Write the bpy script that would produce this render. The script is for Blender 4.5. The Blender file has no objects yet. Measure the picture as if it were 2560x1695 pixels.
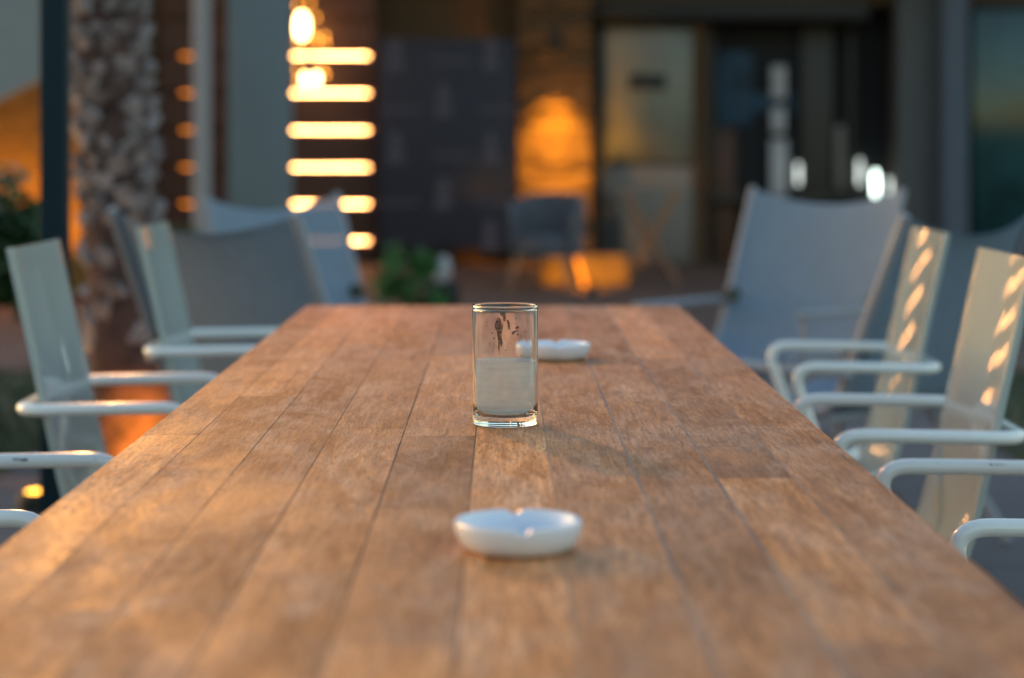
import bpy, bmesh, math, random
from mathutils import Vector, Matrix, noise as mnoise
R = math.radians
S = bpy.context.scene
C = S.collection
rnd = random.Random(11)

# ------------------------------------------------------------------ camera
F = 5333.0                       # focal length in photo pixels (75 mm on a 36 mm frame)
VX, VY, EYE = 1255.0, 380.0, 1.05
cam_d = bpy.data.cameras.new('camera')
cam = bpy.data.objects.new('camera', cam_d); C.objects.link(cam)
cam.location = (0, 0, EYE); cam.rotation_euler = (R(90), 0, 0)
cam_d.sensor_width = 36; cam_d.lens = 75
cam_d.shift_x = (1280 - VX) / 2560; cam_d.shift_y = -(847.5 - VY) / 2560
cam_d.clip_start = 0.05; cam_d.clip_end = 500
cam_d.dof.use_dof = True; cam_d.dof.focus_distance = 2.31; cam_d.dof.aperture_fstop = 3.5
S.camera = cam

# ------------------------------------------------------------------ sky, sun, exposure
w = bpy.data.worlds.new('World'); S.world = w; w.use_nodes = True
nt = w.node_tree; bg = nt.nodes['Background']
sky = nt.nodes.new('ShaderNodeTexSky'); sky.sky_type = 'NISHITA'; sky.sun_disc = False
sky.sun_elevation = R(3.0); sky.sun_rotation = R(-60); sky.altitude = 0; sky.air_density = 1.0; sky.dust_density = 1.0; sky.ozone_density = 1.4
nt.links.new(sky.outputs[0], bg.inputs[0]); bg.inputs[1].default_value = 0.15
sun_d = bpy.data.lights.new('sun', 'SUN'); sun = bpy.data.objects.new('sun', sun_d); C.objects.link(sun)
sun_d.energy = 0.03; sun_d.angle = R(20); sun_d.color = (1, .8, .62)
sun.rotation_euler = (R(87), 0, R(180 + 60)); 
S.view_settings.view_transform = 'Standard'; S.view_settings.look = 'None'
S.view_settings.exposure = 2.5; S.view_settings.gamma = 1
S.cycles.use_denoising = True
S.cycles.max_bounces = 10; S.cycles.transmission_bounces = 10; S.cycles.transparent_max_bounces = 12
S.cycles.caustics_reflective = False; S.cycles.sample_clamp_indirect = 6.0

# ------------------------------------------------------------------ helpers
def at(px, py, d):
    """point seen at photo pixel (px, py) at depth d metres"""
    return Vector(((px - VX) * d / F, d, EYE - (py - VY) * d / F))
def atd(x, y, d): return at(x * 1.0811, y * 1.0811, d)

def tag(o, label=None, cat=None, group=None, kind=None):
    if label: o['label'] = label
    if cat: o['category'] = cat
    if group: o['group'] = group
    if kind: o['kind'] = kind
    return o
def empty(name, loc, rz=0.0, **k):
    o = bpy.data.objects.new(name, None); C.objects.link(o)
    o.empty_display_size = .1
    o.location = loc; o.rotation_euler = (0, 0, rz)
    return tag(o, **k)
def link(name, bm, mat, parent=None, smooth=True, angle=35):
    me = bpy.data.meshes.new(name); bm.normal_update(); bm.to_mesh(me); bm.free()
    for m in (mat if isinstance(mat, (list, tuple)) else [mat]): me.materials.append(m)
    if smooth:
        me.polygons.foreach_set('use_smooth', [True] * len(me.polygons))
        try: me.set_sharp_from_angle(angle=R(angle))
        except Exception: pass
    o = bpy.data.objects.new(name, me); C.objects.link(o)
    if parent: o.parent = parent
    return o
def copy_tree(o, parent=None):
    c = o.copy(); C.objects.link(c); c.parent = parent
    for ch in list(o.children): copy_tree(ch, c)
    return c

def box(bm, lo, hi, bev=0.0, seg=2):
    r = bmesh.ops.create_cube(bm, size=1)
    vs = r['verts']
    c = [(a + b) / 2 for a, b in zip(lo, hi)]; s = [b - a for a, b in zip(lo, hi)]
    bmesh.ops.scale(bm, vec=s, verts=vs); bmesh.ops.translate(bm, vec=c, verts=vs)
    if bev:
        es = list({e for v in vs for e in v.link_edges})
        g = bmesh.ops.bevel(bm, geom=es, offset=bev, segments=seg, affect='EDGES', profile=.5)
        return g['verts']
    return vs
def boxm(lo, hi, bev=0.0):
    bm = bmesh.new(); box(bm, lo, hi, bev); return bm
def smooth_path(pts, it=2):
    """Chaikin rounding that keeps the end points"""
    pts = [Vector(p) for p in pts]
    for _ in range(it):
        n = [pts[0]]
        for a, b in zip(pts, pts[1:]):
            n += [a.lerp(b, .25), a.lerp(b, .75)]
        n.append(pts[-1]); pts = n
    return pts
def fillet(pts, rad, seg=6):
    pts = [Vector(p) for p in pts]; out = [pts[0]]
    for i in range(1, len(pts) - 1):
        p, a, b = pts[i], pts[i - 1], pts[i + 1]
        r = min(rad, (a - p).length * .49, (b - p).length * .49)
        s, e = p + (a - p).normalized() * r, p + (b - p).normalized() * r
        for k in range(seg + 1):
            t = k / seg
            out.append(s * (1 - t) ** 2 + p * 2 * t * (1 - t) + e * t * t)
    out.append(pts[-1]); return out
def tube(bm, pts, r, n=14, cap=True):
    pts = [Vector(p) for p in pts]
    t0 = (pts[1] - pts[0]).normalized()
    u = t0.orthogonal().normalized(); rings = []
    for i, p in enumerate(pts):
        a = pts[max(i - 1, 0)]; b = pts[min(i + 1, len(pts) - 1)]
        t = (b - a).normalized()
        u = (u - t * u.dot(t)).normalized(); v = t.cross(u)
        rr = r[i] if isinstance(r, (list, tuple)) else r
        rings.append([bm.verts.new(p + (u * math.cos(q) + v * math.sin(q)) * rr) for q in [2 * math.pi * k / n for k in range(n)]])
    for A, B in zip(rings, rings[1:]):
        for k in range(n): bm.faces.new((A[k], A[(k + 1) % n], B[(k + 1) % n], B[k]))
    if cap:
        bm.faces.new(rings[0][::-1]); bm.faces.new(rings[-1])
def lathe(bm, prof, n=48, close=True):
    rings = []
    for r, z in prof:
        rings.append([bm.verts.new((r * math.cos(2 * math.pi * k / n), r * math.sin(2 * math.pi * k / n), z)) for k in range(n)] if r > 1e-6 else [bm.verts.new((0, 0, z))])
    for A, B in zip(rings, rings[1:]):
        for k in range(n):
            a = [A[k % len(A)], A[(k + 1) % len(A)]]; b = [B[(k + 1) % len(B)], B[k % len(B)]]
            f = []
            for v in a + b:
                if v not in f: f.append(v)
            if len(f) > 2: bm.faces.new(f)
    return rings

# ------------------------------------------------------------------ materials
def mat(name, col, rough=.6, metal=0.0, spec=.5, coat=0.0, var=0.0, vscale=8.0, bump=0.0, bscale=60.0, emit=None, estr=0.0, stretch=None, trans=0.0):
    m = bpy.data.materials.new(name); m.use_nodes = True
    n = m.node_tree; b = n.nodes['Principled BSDF']
    b.inputs['Base Color'].default_value = (*col, 1); b.inputs['Roughness'].default_value = rough
    b.inputs['Metallic'].default_value = metal; b.inputs['Specular IOR Level'].default_value = spec
    b.inputs['Coat Weight'].default_value = coat; b.inputs['Transmission Weight'].default_value = trans
    if emit: b.inputs['Emission Color'].default_value = (*emit, 1); b.inputs['Emission Strength'].default_value = estr
    tc = n.nodes.new('ShaderNodeTexCoord'); src = tc.outputs['Object']
    if stretch:
        mp = n.nodes.new('ShaderNodeMapping'); mp.inputs['Scale'].default_value = stretch
        n.links.new(src, mp.inputs[0]); src = mp.outputs[0]
    if var:
        nz = n.nodes.new('ShaderNodeTexNoise'); nz.inputs['Scale'].default_value = vscale; nz.inputs['Detail'].default_value = 6
        n.links.new(src, nz.inputs['Vector'])
        rp = n.nodes.new('ShaderNodeValToRGB')
        rp.color_ramp.elements[0].position = .3; rp.color_ramp.elements[1].position = .7
        rp.color_ramp.elements[0].color = (*[c * (1 - var) for c in col], 1)
        rp.color_ramp.elements[1].color = (*[min(1, c * (1 + var)) for c in col], 1)
        n.links.new(nz.outputs['Fac'], rp.inputs[0]); n.links.new(rp.outputs[0], b.inputs['Base Color'])
    if bump:
        nz = n.nodes.new('ShaderNodeTexNoise'); nz.inputs['Scale'].default_value = bscale; nz.inputs['Detail'].default_value = 5
        n.links.new(src, nz.inputs['Vector'])
        bp = n.nodes.new('ShaderNodeBump'); bp.inputs['Strength'].default_value = bump; bp.inputs['Distance'].default_value = .01
        n.links.new(nz.outputs['Fac'], bp.inputs['Height']); n.links.new(bp.outputs[0], b.inputs['Normal'])
    return m
def math_node(n, op, a, b=None, clamp=False):
    k = n.nodes.new('ShaderNodeMath'); k.operation = op; k.use_clamp = clamp
    for i, v in enumerate((a, b)):
        if v is None: continue
        if hasattr(v, 'links') or not isinstance(v, (int, float)): n.links.new(v, k.inputs[i])
        else: k.inputs[i].default_value = v
    return k.outputs[0]
def mixc(n, fac, a, b, mode='MIX'):
    k = n.nodes.new('ShaderNodeMix'); k.data_type = 'RGBA'; k.blend_type = mode
    for s, v in ((k.inputs[0], fac), (k.inputs[6], a), (k.inputs[7], b)):
        if isinstance(v, (int, float)): s.default_value = v
        elif isinstance(v, tuple): s.default_value = (*v, 1)
        else: n.links.new(v, s)
    return k.outputs[2]

def wood_table():
    m = bpy.data.materials.new('weathered_oiled_wood'); m.use_nodes = True
    n = m.node_tree; b = n.nodes['Principled BSDF']; L = n.links
    tc = n.nodes.new('ShaderNodeTexCoord'); at_ = n.nodes.new('ShaderNodeAttribute'); at_.attribute_name = 'tone'
    sep = n.nodes.new('ShaderNodeSeparateColor'); L.new(at_.outputs['Color'], sep.inputs[0])
    off = n.nodes.new('ShaderNodeVectorMath'); off.operation = 'SCALE'; off.inputs['Scale'].default_value = 9.0
    L.new(at_.outputs['Color'], off.inputs[0])
    add = n.nodes.new('ShaderNodeVectorMath'); add.operation = 'ADD'
    L.new(tc.outputs['Object'], add.inputs[0]); L.new(off.outputs[0], add.inputs[1])
    def nz(scale, vec, detail=5, rough=.55, dist=0.0, src=None):
        mp = n.nodes.new('ShaderNodeMapping'); mp.inputs['Scale'].default_value = vec
        L.new(src or add.outputs[0], mp.inputs[0])
        k = n.nodes.new('ShaderNodeTexNoise'); k.inputs['Scale'].default_value = scale; k.inputs['Detail'].default_value = detail
        k.inputs['Roughness'].default_value = rough; k.inputs['Distortion'].default_value = dist
        L.new(mp.outputs[0], k.inputs['Vector']); return k.outputs['Fac']
    def ramp(f, p0, p1, c0=(0, 0, 0), c1=(1, 1, 1)):
        r = n.nodes.new('ShaderNodeValToRGB'); r.color_ramp.elements[0].position = p0; r.color_ramp.elements[1].position = p1
        r.color_ramp.elements[0].color = (*c0, 1); r.color_ramp.elements[1].color = (*c1, 1); L.new(f, r.inputs[0]); return r.outputs[0]
    big = nz(6, (1.6, .55, 1), 5, .6, .5)                       # broad worn patches
    cloud = nz(11, (1.5, .5, 1), 7, .7, .8, tc.outputs['Object'])
    grain = nz(26, (3.2, .35, 1), 6, .6, .6)           # streaky grain along the board
    fig = nz(9, (2.2, .22, 1), 3, .5, 2.2)             # cathedral figure
    fine = nz(150, (3.0, .28, 1), 4, .7)               # pores
    base = ramp(grain, .36, .66, (.36, .130, .036), (.75, .338, .128))
    base = mixc(n, ramp(fig, .38, .64), mixc(n, .5, base, (.43, .160, .044)), base)
    tone = mixc(n, sep.outputs[0], (.52, .46, .41), (1.32, 1.31, 1.32))
    base = mixc(n, 1.0, base, tone, 'MULTIPLY')
    worn = math_node(n, 'MULTIPLY', ramp(cloud, .44, .72), .50)
    base = mixc(n, worn, base, (.71, .47, .34))       # bleached, dry patches
    rust = math_node(n, 'MULTIPLY', ramp(big, .50, .68), .75)
    base = mixc(n, rust, base, (.52, .170, .022))      # oil still in the wood
    streak = nz(55, (4.2, .22, 1), 5, .7)
    base = mixc(n, 1.0, base, ramp(streak, .34, .66, (.80, .77, .74), (1.20, 1.20, 1.22)), 'MULTIPLY')
    pores = ramp(fine, .50, .66)
    base = mixc(n, math_node(n, 'MULTIPLY', pores, .70), base, (.14, .055, .018))
    # ring shaped figure round a knot near the right edge
    cx, cy = .302, 2.66
    sx = n.nodes.new('ShaderNodeSeparateXYZ'); L.new(tc.outputs['Object'], sx.inputs[0])
    wob = math_node(n, 'MULTIPLY', math_node(n, 'SUBTRACT', cloud, .5), .05)
    dx = math_node(n, 'ADD', math_node(n, 'SUBTRACT', sx.outputs[0], cx), wob)
    dy = math_node(n, 'MULTIPLY', math_node(n, 'SUBTRACT', sx.outputs[1], cy), .45)
    rad = math_node(n, 'SQRT', math_node(n, 'ADD', math_node(n, 'MULTIPLY', dx, dx), math_node(n, 'MULTIPLY', dy, dy)))
    ring = math_node(n, 'SINE', math_node(n, 'MULTIPLY', rad, 420.0))
    fall = ramp(rad, .025, .085, (1, 1, 1), (0, 0, 0))
    ringm = math_node(n, 'MULTIPLY', math_node(n, 'MULTIPLY', ramp(ring, .55, .95), fall), .5)
    base = mixc(n, ringm, base, (.68, .50, .36))
    L.new(base, b.inputs['Base Color'])
    L.new(ramp(big, .35, .65, (.66, .66, .66), (.45, .45, .45)), b.inputs['Roughness'])
    b.inputs['Specular IOR Level'].default_value = .17
    bp = n.nodes.new('ShaderNodeBump'); bp.inputs['Strength'].default_value = .30; bp.inputs['Distance'].default_value = .0010
    hgt = math_node(n, 'SUBTRACT', math_node(n, 'ADD', grain, math_node(n, 'MULTIPLY', cloud, .6)), math_node(n, 'MULTIPLY', pores, .8))
    L.new(hgt, bp.inputs['Height']); L.new(bp.outputs[0], b.inputs['Normal'])
    return m

M = {}
M['wood'] = wood_table()
def seam_mat(name, col, wood, p0, p1):
    m = mat(name, col, .9); n = m.node_tree; b = n.nodes['Principled BSDF']
    tc = n.nodes.new('ShaderNodeTexCoord'); mp = n.nodes.new('ShaderNodeMapping'); mp.inputs['Scale'].default_value = (9, 5, 1)
    nz = n.nodes.new('ShaderNodeTexNoise'); nz.inputs['Scale'].default_value = 1.0; nz.inputs['Detail'].default_value = 6; nz.inputs['Roughness'].default_value = .65
    rp = n.nodes.new('ShaderNodeValToRGB'); rp.color_ramp.elements[0].position = p0; rp.color_ramp.elements[1].position = p1
    rp.color_ramp.elements[0].color = (*col, 1); rp.color_ramp.elements[1].color = (*wood, 1)
    n.links.new(tc.outputs['Object'], mp.inputs[0]); n.links.new(mp.outputs[0], nz.inputs['Vector']); n.links.new(nz.outputs['Fac'], rp.inputs[0]); n.links.new(rp.outputs[0], b.inputs['Base Color'])
    return m
M['seam'] = seam_mat('dark_gap', (.035, .02, .016), (.34, .15, .06), .50, .68)
M['dust'] = seam_mat('dusty_grey_gap', (.13, .11, .115), (.42, .27, .18), .42, .66)
M['tube'] = mat('white_lacquered_tube', (.78, .80, .79), .22, coat=.35, bump=.03, bscale=220)
M['chip'] = mat('bare_metal_chip', (.03, .03, .05), .5)
def shell_mat():
    m = mat('glossy_translucent_plastic', (.405, .475, .475), .035, spec=.5, var=.03, vscale=5)
    n = m.node_tree; b = n.nodes['Principled BSDF']; out = n.nodes['Material Output']
    tr = n.nodes.new('ShaderNodeBsdfTranslucent'); tr.inputs[0].default_value = (.55, .57, .50, 1)
    mx = n.nodes.new('ShaderNodeMixShader'); mx.inputs[0].default_value = .16
    n.links.new(b.outputs[0], mx.inputs[1]); n.links.new(tr.outputs[0], mx.inputs[2]); n.links.new(mx.outputs[0], out.inputs[0])
    tc = n.nodes.new('ShaderNodeTexCoord'); mp = n.nodes.new('ShaderNodeMapping'); mp.inputs['Scale'].default_value = (1, 16, 2.2)
    nz = n.nodes.new('ShaderNodeTexNoise'); nz.inputs['Scale'].default_value = 1.0; nz.inputs['Detail'].default_value = 1.5
    bp = n.nodes.new('ShaderNodeBump'); bp.inputs['Strength'].default_value = .035; bp.inputs['Distance'].default_value = .02
    n.links.new(tc.outputs['Object'], mp.inputs[0]); n.links.new(mp.outputs[0], nz.inputs['Vector'])
    n.links.new(nz.outputs['Fac'], bp.inputs['Height']); n.links.new(bp.outputs[0], b.inputs['Normal'])
    return m
M['shell'] = shell_mat()
M['ceramic'] = mat('white_glazed_ceramic', (.66, .68, .76), .30, coat=.12)
def glass_mat():
    m = bpy.data.materials.new('clear_glass'); m.use_nodes = True; n = m.node_tree
    g = n.nodes.new('ShaderNodeBsdfGlass'); g.inputs['IOR'].default_value = 1.48; g.inputs['Roughness'].default_value = 0
    g.inputs['Color'].default_value = (.99, .993, .99, 1)
    n.links.new(g.outputs[0], n.nodes['Material Output'].inputs[0]); return m
M['glass'] = glass_mat()
def milky():
    m = bpy.data.materials.new('cloudy_drink'); m.use_nodes = True; n = m.node_tree
    b = n.nodes['Principled BSDF']; b.inputs['Base Color'].default_value = (.68, .84, .92, 1); b.inputs['Roughness'].default_value = .25
    tl = n.nodes.new('ShaderNodeBsdfTranslucent'); tl.inputs[0].default_value = (.78, .92, 1.0, 1)
    tp = n.nodes.new('ShaderNodeBsdfTransparent'); tp.inputs[0].default_value = (.97, .98, .97, 1)
    m1 = n.nodes.new('ShaderNodeMixShader'); m1.inputs[0].default_value = .45
    m2 = n.nodes.new('ShaderNodeMixShader')
    n.links.new(b.outputs[0], m1.inputs[1]); n.links.new(tl.outputs[0], m1.inputs[2])
    tc = n.nodes.new('ShaderNodeTexCoord'); sp = n.nodes.new('ShaderNodeSeparateXYZ'); n.links.new(tc.outputs['Object'], sp.inputs[0])
    mp = n.nodes.new('ShaderNodeMapping'); mp.inputs['Scale'].default_value = (12, 12, 110)
    nz = n.nodes.new('ShaderNodeTexNoise'); nz.inputs['Scale'].default_value = 1.0; n.links.new(tc.outputs['Object'], mp.inputs[0]); n.links.new(mp.outputs[0], nz.inputs['Vector'])
    rp = n.nodes.new('ShaderNodeValToRGB'); rp.color_ramp.elements[0].position = .35; rp.color_ramp.elements[1].position = .7
    rp.color_ramp.elements[0].color = (.46, .46, .46, 1); rp.color_ramp.elements[1].color = (.68, .68, .68, 1)
    n.links.new(nz.outputs['Fac'], rp.inputs[0]); n.links.new(rp.outputs[0], m2.inputs[0])
    n.links.new(m1.outputs[0], m2.inputs[1]); n.links.new(tp.outputs[0], m2.inputs[2])
    n.links.new(m2.outputs[0], n.nodes['Material Output'].inputs[0]); return m
M['milky'] = milky()
def stain_mat():
    m = bpy.data.materials.new('dried_coffee_smear'); m.use_nodes = True; n = m.node_tree
    b = n.nodes['Principled BSDF']; b.inputs['Base Color'].default_value = (.085, .035, .018, 1); b.inputs['Roughness'].default_value = .5
    tp = n.nodes.new('ShaderNodeBsdfTransparent'); mx = n.nodes.new('ShaderNodeMixShader')
    tc = n.nodes.new('ShaderNodeTexCoord'); nz = n.nodes.new('ShaderNodeTexNoise'); nz.inputs['Scale'].default_value = 420; nz.inputs['Detail'].default_value = 4
    rp = n.nodes.new('ShaderNodeValToRGB'); rp.color_ramp.elements[0].position = .30; rp.color_ramp.elements[1].position = .62
    rp.color_ramp.elements[0].color = (.28, .28, .28, 1); rp.color_ramp.elements[1].color = (.85, .85, .85, 1)
    n.links.new(tc.outputs['Object'], nz.inputs['Vector']); n.links.new(nz.outputs['Fac'], rp.inputs[0]); n.links.new(rp.outputs[0], mx.inputs[0])
    n.links.new(tp.outputs[0], mx.inputs[1]); n.links.new(b.outputs[0], mx.inputs[2]); n.links.new(mx.outputs[0], n.nodes['Material Output'].inputs[0]); return m
M['stain'] = stain_mat()
def sling_mat(name, col, thru):
    m = mat(name, col, .75, var=.06, vscale=30, bump=.15, bscale=900)
    n = m.node_tree; b = n.nodes['Principled BSDF']; out = n.nodes['Material Output']
    tp = n.nodes.new('ShaderNodeBsdfTransparent'); mx = n.nodes.new('ShaderNodeMixShader'); mx.inputs[0].default_value = thru
    n.links.new(b.outputs[0], mx.inputs[1]); n.links.new(tp.outputs[0], mx.inputs[2]); n.links.new(mx.outputs[0], out.inputs[0]); return m
M['sling_skylit'] = sling_mat('skylit_mesh_fabric', (.195, .255, .335), .12)  # sky light on the chair fronts put into the mesh colour
M['sling_shaded'] = sling_mat('shaded_mesh_fabric', (.150, .215, .305), .05)  # same mesh, shade on the turned backs put into the colour
M['frame'] = mat('pale_grey_powder_coat', (.24, .25, .29), .4, var=.05)
M['knob'] = mat('black_plastic', (.02, .025, .02), .4)
M['teal'] = mat('dark_teal_paint', (.003, .018, .028), .6, spec=.2, var=.1, vscale=3)
M['bark'] = mat('dark_fibrous_bark', (.060, .032, .028), .95, var=.6, vscale=14, bump=.8, bscale=40)
M['stub'] = mat('pale_cut_leaf_base', (.22, .19, .198), .9, var=.6, vscale=16, bump=.5, bscale=70)
M['leaf'] = mat('dark_green_leaf', (.030, .075, .022), .45, var=.5, vscale=4)
M['leaf2'] = mat('fresh_green_leaf', (.035, .12, .02), .5, var=.5, vscale=5)
M['twig'] = mat('brown_twig', (.06, .04, .025), .9)
M['paving'] = mat('dark_stone_paving', (.085, .078, .088), .8, var=.18, vscale=1.5, bump=.2, bscale=40)
M['terrace'] = mat('red_brown_terrace_tiles', (.105, .052, .036), .7, var=.25, vscale=2.0)
M['soil'] = mat('dark_lawn_soil', (.022, .035, .012), .95, var=.4, vscale=6)
M['grass'] = mat('short_lawn_grass', (.025, .05, .014), .7, var=.4, vscale=3)
M['housewall'] = mat('brown_plaster', (.078, .040, .016), .85, var=.12, vscale=1.2, bump=.1)
M['grey_render'] = mat('blue_grey_render', (.130, .168, .195), .8, var=.05, vscale=2)
M['pipe'] = mat('painted_pale_metal', (.23, .225, .25), .45)
M['slat'] = mat('dark_red_brown_wood', (.060, .018, .008), .6, var=.3, vscale=5, stretch=(1, 1, 6))
M['board'] = mat('dark_plum_banner', (.021, .018, .032), .7, var=.05)
M['mark'] = mat('faded_pale_print', (.085, .072, .095), .8)
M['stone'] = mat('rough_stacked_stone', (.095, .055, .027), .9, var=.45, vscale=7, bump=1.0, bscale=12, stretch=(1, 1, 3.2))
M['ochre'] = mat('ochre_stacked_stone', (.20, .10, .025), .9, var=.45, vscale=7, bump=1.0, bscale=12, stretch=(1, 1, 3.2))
M['black'] = mat('black_painted_metal', (.005, .0045, .006), .6)
M['pane_reflection'] = mat('grey_green_reflecting_glass', (.128, .126, .104), .35, var=.35, vscale=1.6)  # greenish reflection in the door glass put into an opaque colour
M['mauve'] = mat('grey_lacquer_panel', (.150, .130, .120), .5, var=.15, vscale=2)
M['darkframe'] = mat('dark_brown_frame', (.016, .012, .010), .5)
M['curtain'] = mat('pale_curtain_cloth', (.42, .40, .43), .9, var=.15, vscale=4)
M['bluething'] = mat('blue_cloth', (.018, .048, .085), .8, var=.4, vscale=5)
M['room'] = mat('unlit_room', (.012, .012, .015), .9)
M['tealglass'] = mat('dark_teal_window_glass', (.018, .075, .085), .12, var=.5, vscale=1.6)
M['greyblue'] = mat('slate_blue_render', (.085, .105, .145), .8, var=.08)
M['greypost'] = mat('grey_concrete_post', (.085, .088, .095), .85, var=.1)
M['awning'] = mat('pale_grey_canvas', (.22, .24, .25), .85, var=.05)
M['brownwood'] = mat('oiled_brown_wood', (.26, .12, .055), .5, var=.25, vscale=8)
M['greyseat'] = mat('grey_upholstery', (.085, .085, .105), .9, var=.1)
M['white'] = mat('white_paint', (.36, .36, .40), .6)
M['glowbar'] = mat('warm_light_strip', (.9, .6, .3), .5, emit=(1.0, .44, .14), estr=11)
M['glowlamp'] = mat('warm_lamp_glass', (.9, .7, .4), .5, emit=(1.0, .52, .18), estr=6)
M['glowtiny'] = mat('tiny_amber_bulb', (.9, .5, .2), .5, emit=(1.0, .34, .03), estr=1.3)
M['glowdim'] = mat('amber_lamp_shade', (.9, .5, .2), .5, emit=(1.0, .26, .012), estr=.8)
M['glowcold'] = mat('cold_white_lamp', (.9, .9, .9), .5, emit=(.80, 1.0, .88), estr=2.0)
M['glowcolddim'] = mat('soft_cold_lamp', (.9, .9, .9), .5, emit=(.55, .60, .56), estr=.5)
M['uplight'] = mat('amber_uplight_lens', (.9, .6, .3), .5, emit=(1.0, .40, .02), estr=1.6)

def lamp(name, kind, loc, energy, col, size=.1, target=None, spot=None, blend=.5, parent=None):
    d = bpy.data.lights.new(name, kind); d.energy = energy; d.color = col; d.shadow_soft_size = size
    o = bpy.data.objects.new(name, d); C.objects.link(o); o.location = loc
    if spot: d.spot_size = R(spot); d.spot_blend = blend
    if target is not None:
        o.rotation_euler = (Vector(target) - Vector(loc)).to_track_quat('-Z', 'Y').to_euler()
    if parent: o.parent = parent
    return o
AMBER = (1.0, .34, .03)

# ------------------------------------------------------------------ ground
def sheet(name, pts, z, m, kind='structure'):
    bm = bmesh.new(); bm.faces.new([bm.verts.new((x, y, z)) for x, y in pts]); o = link(name, bm, m, smooth=False); o['kind'] = kind; return o
sheet('ground', [(-150, -60), (150, -60), (150, 240), (-150, 240)], -.012, M['paving'])
# paving slabs with joints round the table
bm = bmesh.new()
for i in range(-8, 9):
    for j in range(-4, 16):
        x, y = i * .6, j * .6
        box(bm, (x + .004, y + .004, -.02), (x + .596, y + .596, .0 + rnd.uniform(-.001, .001)), .004, 1)
o = link('paving', bm, M['paving'], smooth=False); o['kind'] = 'structure'
sheet('terrace', [(-7, 10.2), (8, 10.2), (8, 20.5), (-7, 20.5)], .006, M['terrace'])
sheet('lawn_soil', [(-9, 6.9), (-1.62, 6.9), (-1.62, 10.1), (-9, 10.1)], .004, M['soil'])
sheet('lawn_soil', [(1.75, 5.0), (9, 5.0), (9, 10.1), (1.75, 10.1)], .004, M['soil'])
bm = bmesh.new()
for k in range(9000):
    if k % 2: x, y = rnd.uniform(-4.6, -1.62), rnd.uniform(6.9, 10.1)
    else: x, y = rnd.uniform(1.75, 4.4), rnd.uniform(5.0, 10.1)
    h = rnd.uniform(.03, .08); a = rnd.uniform(0, 6.28); lx, ly = rnd.uniform(-.03, .03), rnd.uniform(-.03, .03)
    ww = .006
    bm.faces.new([bm.verts.new(p) for p in ((x - ww * math.cos(a), y - ww * math.sin(a), .004), (x + ww * math.cos(a), y + ww * math.sin(a), .004), (x + lx, y + ly, h))])
tag(link('grass', bm, M['grass'], smooth=False), 'short dark green grass beside the paving', 'grass', kind='stuff')

# ------------------------------------------------------------------ the long table
TOP = .75
table = empty('dining_table', (0, 2.55, 0), label='long weathered wooden dining table of narrow planks with white ashtrays on it', cat='table')
T0, T1, XL, XR = .82, 4.175, -.381, .344
def tabletop():
    bm = bmesh.new(); lay = bm.loops.layers.color.new('tone')
    seams = [XL, -.322, -.252, -.182, -.105, -.028, .046, .124, .197, .268, XR]
    cuts = {0: [2.26], 1: [1.40, 2.62], 2: [2.30, 3.3], 3: [1.52, 2.31, 3.1],
            4: [1.3, 1.796, 2.256, 3.15], 5: [2.20, 3.02], 6: [1.35, 1.927, 3.25], 7: [1.45, 2.17, 3.0],
            8: [1.3, 1.963, 2.17, 3.1], 9: [1.6, 2.9]}
    dark = {(4, 2): .18, (8, 2): .06, (8, 3): .45, (5, 0): 1.0, (7, 2): .62, (7, 1): .50, (6, 2): .68, (6, 1): .75, (5, 1): .9}
    for i in range(10):
        c = [T0] + cuts[i] + [T1]
        for k in range(len(c) - 1):
            g = .0006 if i in (3, 4) else .00045
            e = .0002
            x0, x1, y0, y1 = seams[i] + g, seams[i + 1] - g, c[k] + e, c[k + 1] - e
            if i == 0: x0 = XL
            if i == 9: x1 = XR
            if k == 0: y0 = T0
            if k == len(c) - 2: y1 = T1
            z = TOP
            before = set(bm.faces)
            box(bm, (x0, y0 - 2.55, TOP - .022), (x1, y1 - 2.55, z))
            t = dark.get((i, k), rnd.uniform(.22, .90)); t2, t3 = rnd.random(), rnd.random()
            for f in set(bm.faces) - before:
                for lp in f.loops: lp[lay] = (t, t2, t3, 1)
    return bm
link('tabletop', tabletop(), M['wood'], table, smooth=False)
link('underframe', boxm((XL + .03, T0 - 2.55 + .03, TOP - .034), (XR - .03, T1 - 2.55 - .03, TOP - .0225)), M['seam'], table, smooth=False)
bm = bmesh.new()
for xs, wd_ in ((-.322, .0004), (-.252, .0006), (-.182, .0006), (-.105, .0008), (-.028, .0006)): box(bm, (xs - wd_, T0 - 2.54, TOP - .015), (xs + wd_, T1 - 2.56, TOP + .00004))
link('seam_filler', bm, M['seam'], table, smooth=False)
bm = bmesh.new()
for xs, wd_ in ((.046, .0006), (.124, .0012), (.197, .0013), (.268, .0007)): box(bm, (xs - wd_, T0 - 2.54, TOP - .015), (xs + wd_, T1 - 2.56, TOP + .00004))
link('seam_filler', bm, M['dust'], table, smooth=False)
bm = bmesh.new(); lay = bm.loops.layers.color.new('tone')
for lo, hi in (((XL + .05, T0 - 2.47, .655), (XL + .075, T1 - 2.63, .715)), ((XR - .075, T0 - 2.47, .655), (XR - .05, T1 - 2.63, .715)),
               ((XL + .08, T0 - 2.47, .655), (XR - .08, T0 - 2.445, .715)), ((XL + .08, T1 - 2.655, .655), (XR - .08, T1 - 2.63, .715))):
    box(bm, lo, hi, .002, 1)
for f in bm.faces:
    for lp in f.loops: lp[lay] = (.4, .2, .7, 1)
link('apron', bm, M['wood'], table)
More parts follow.
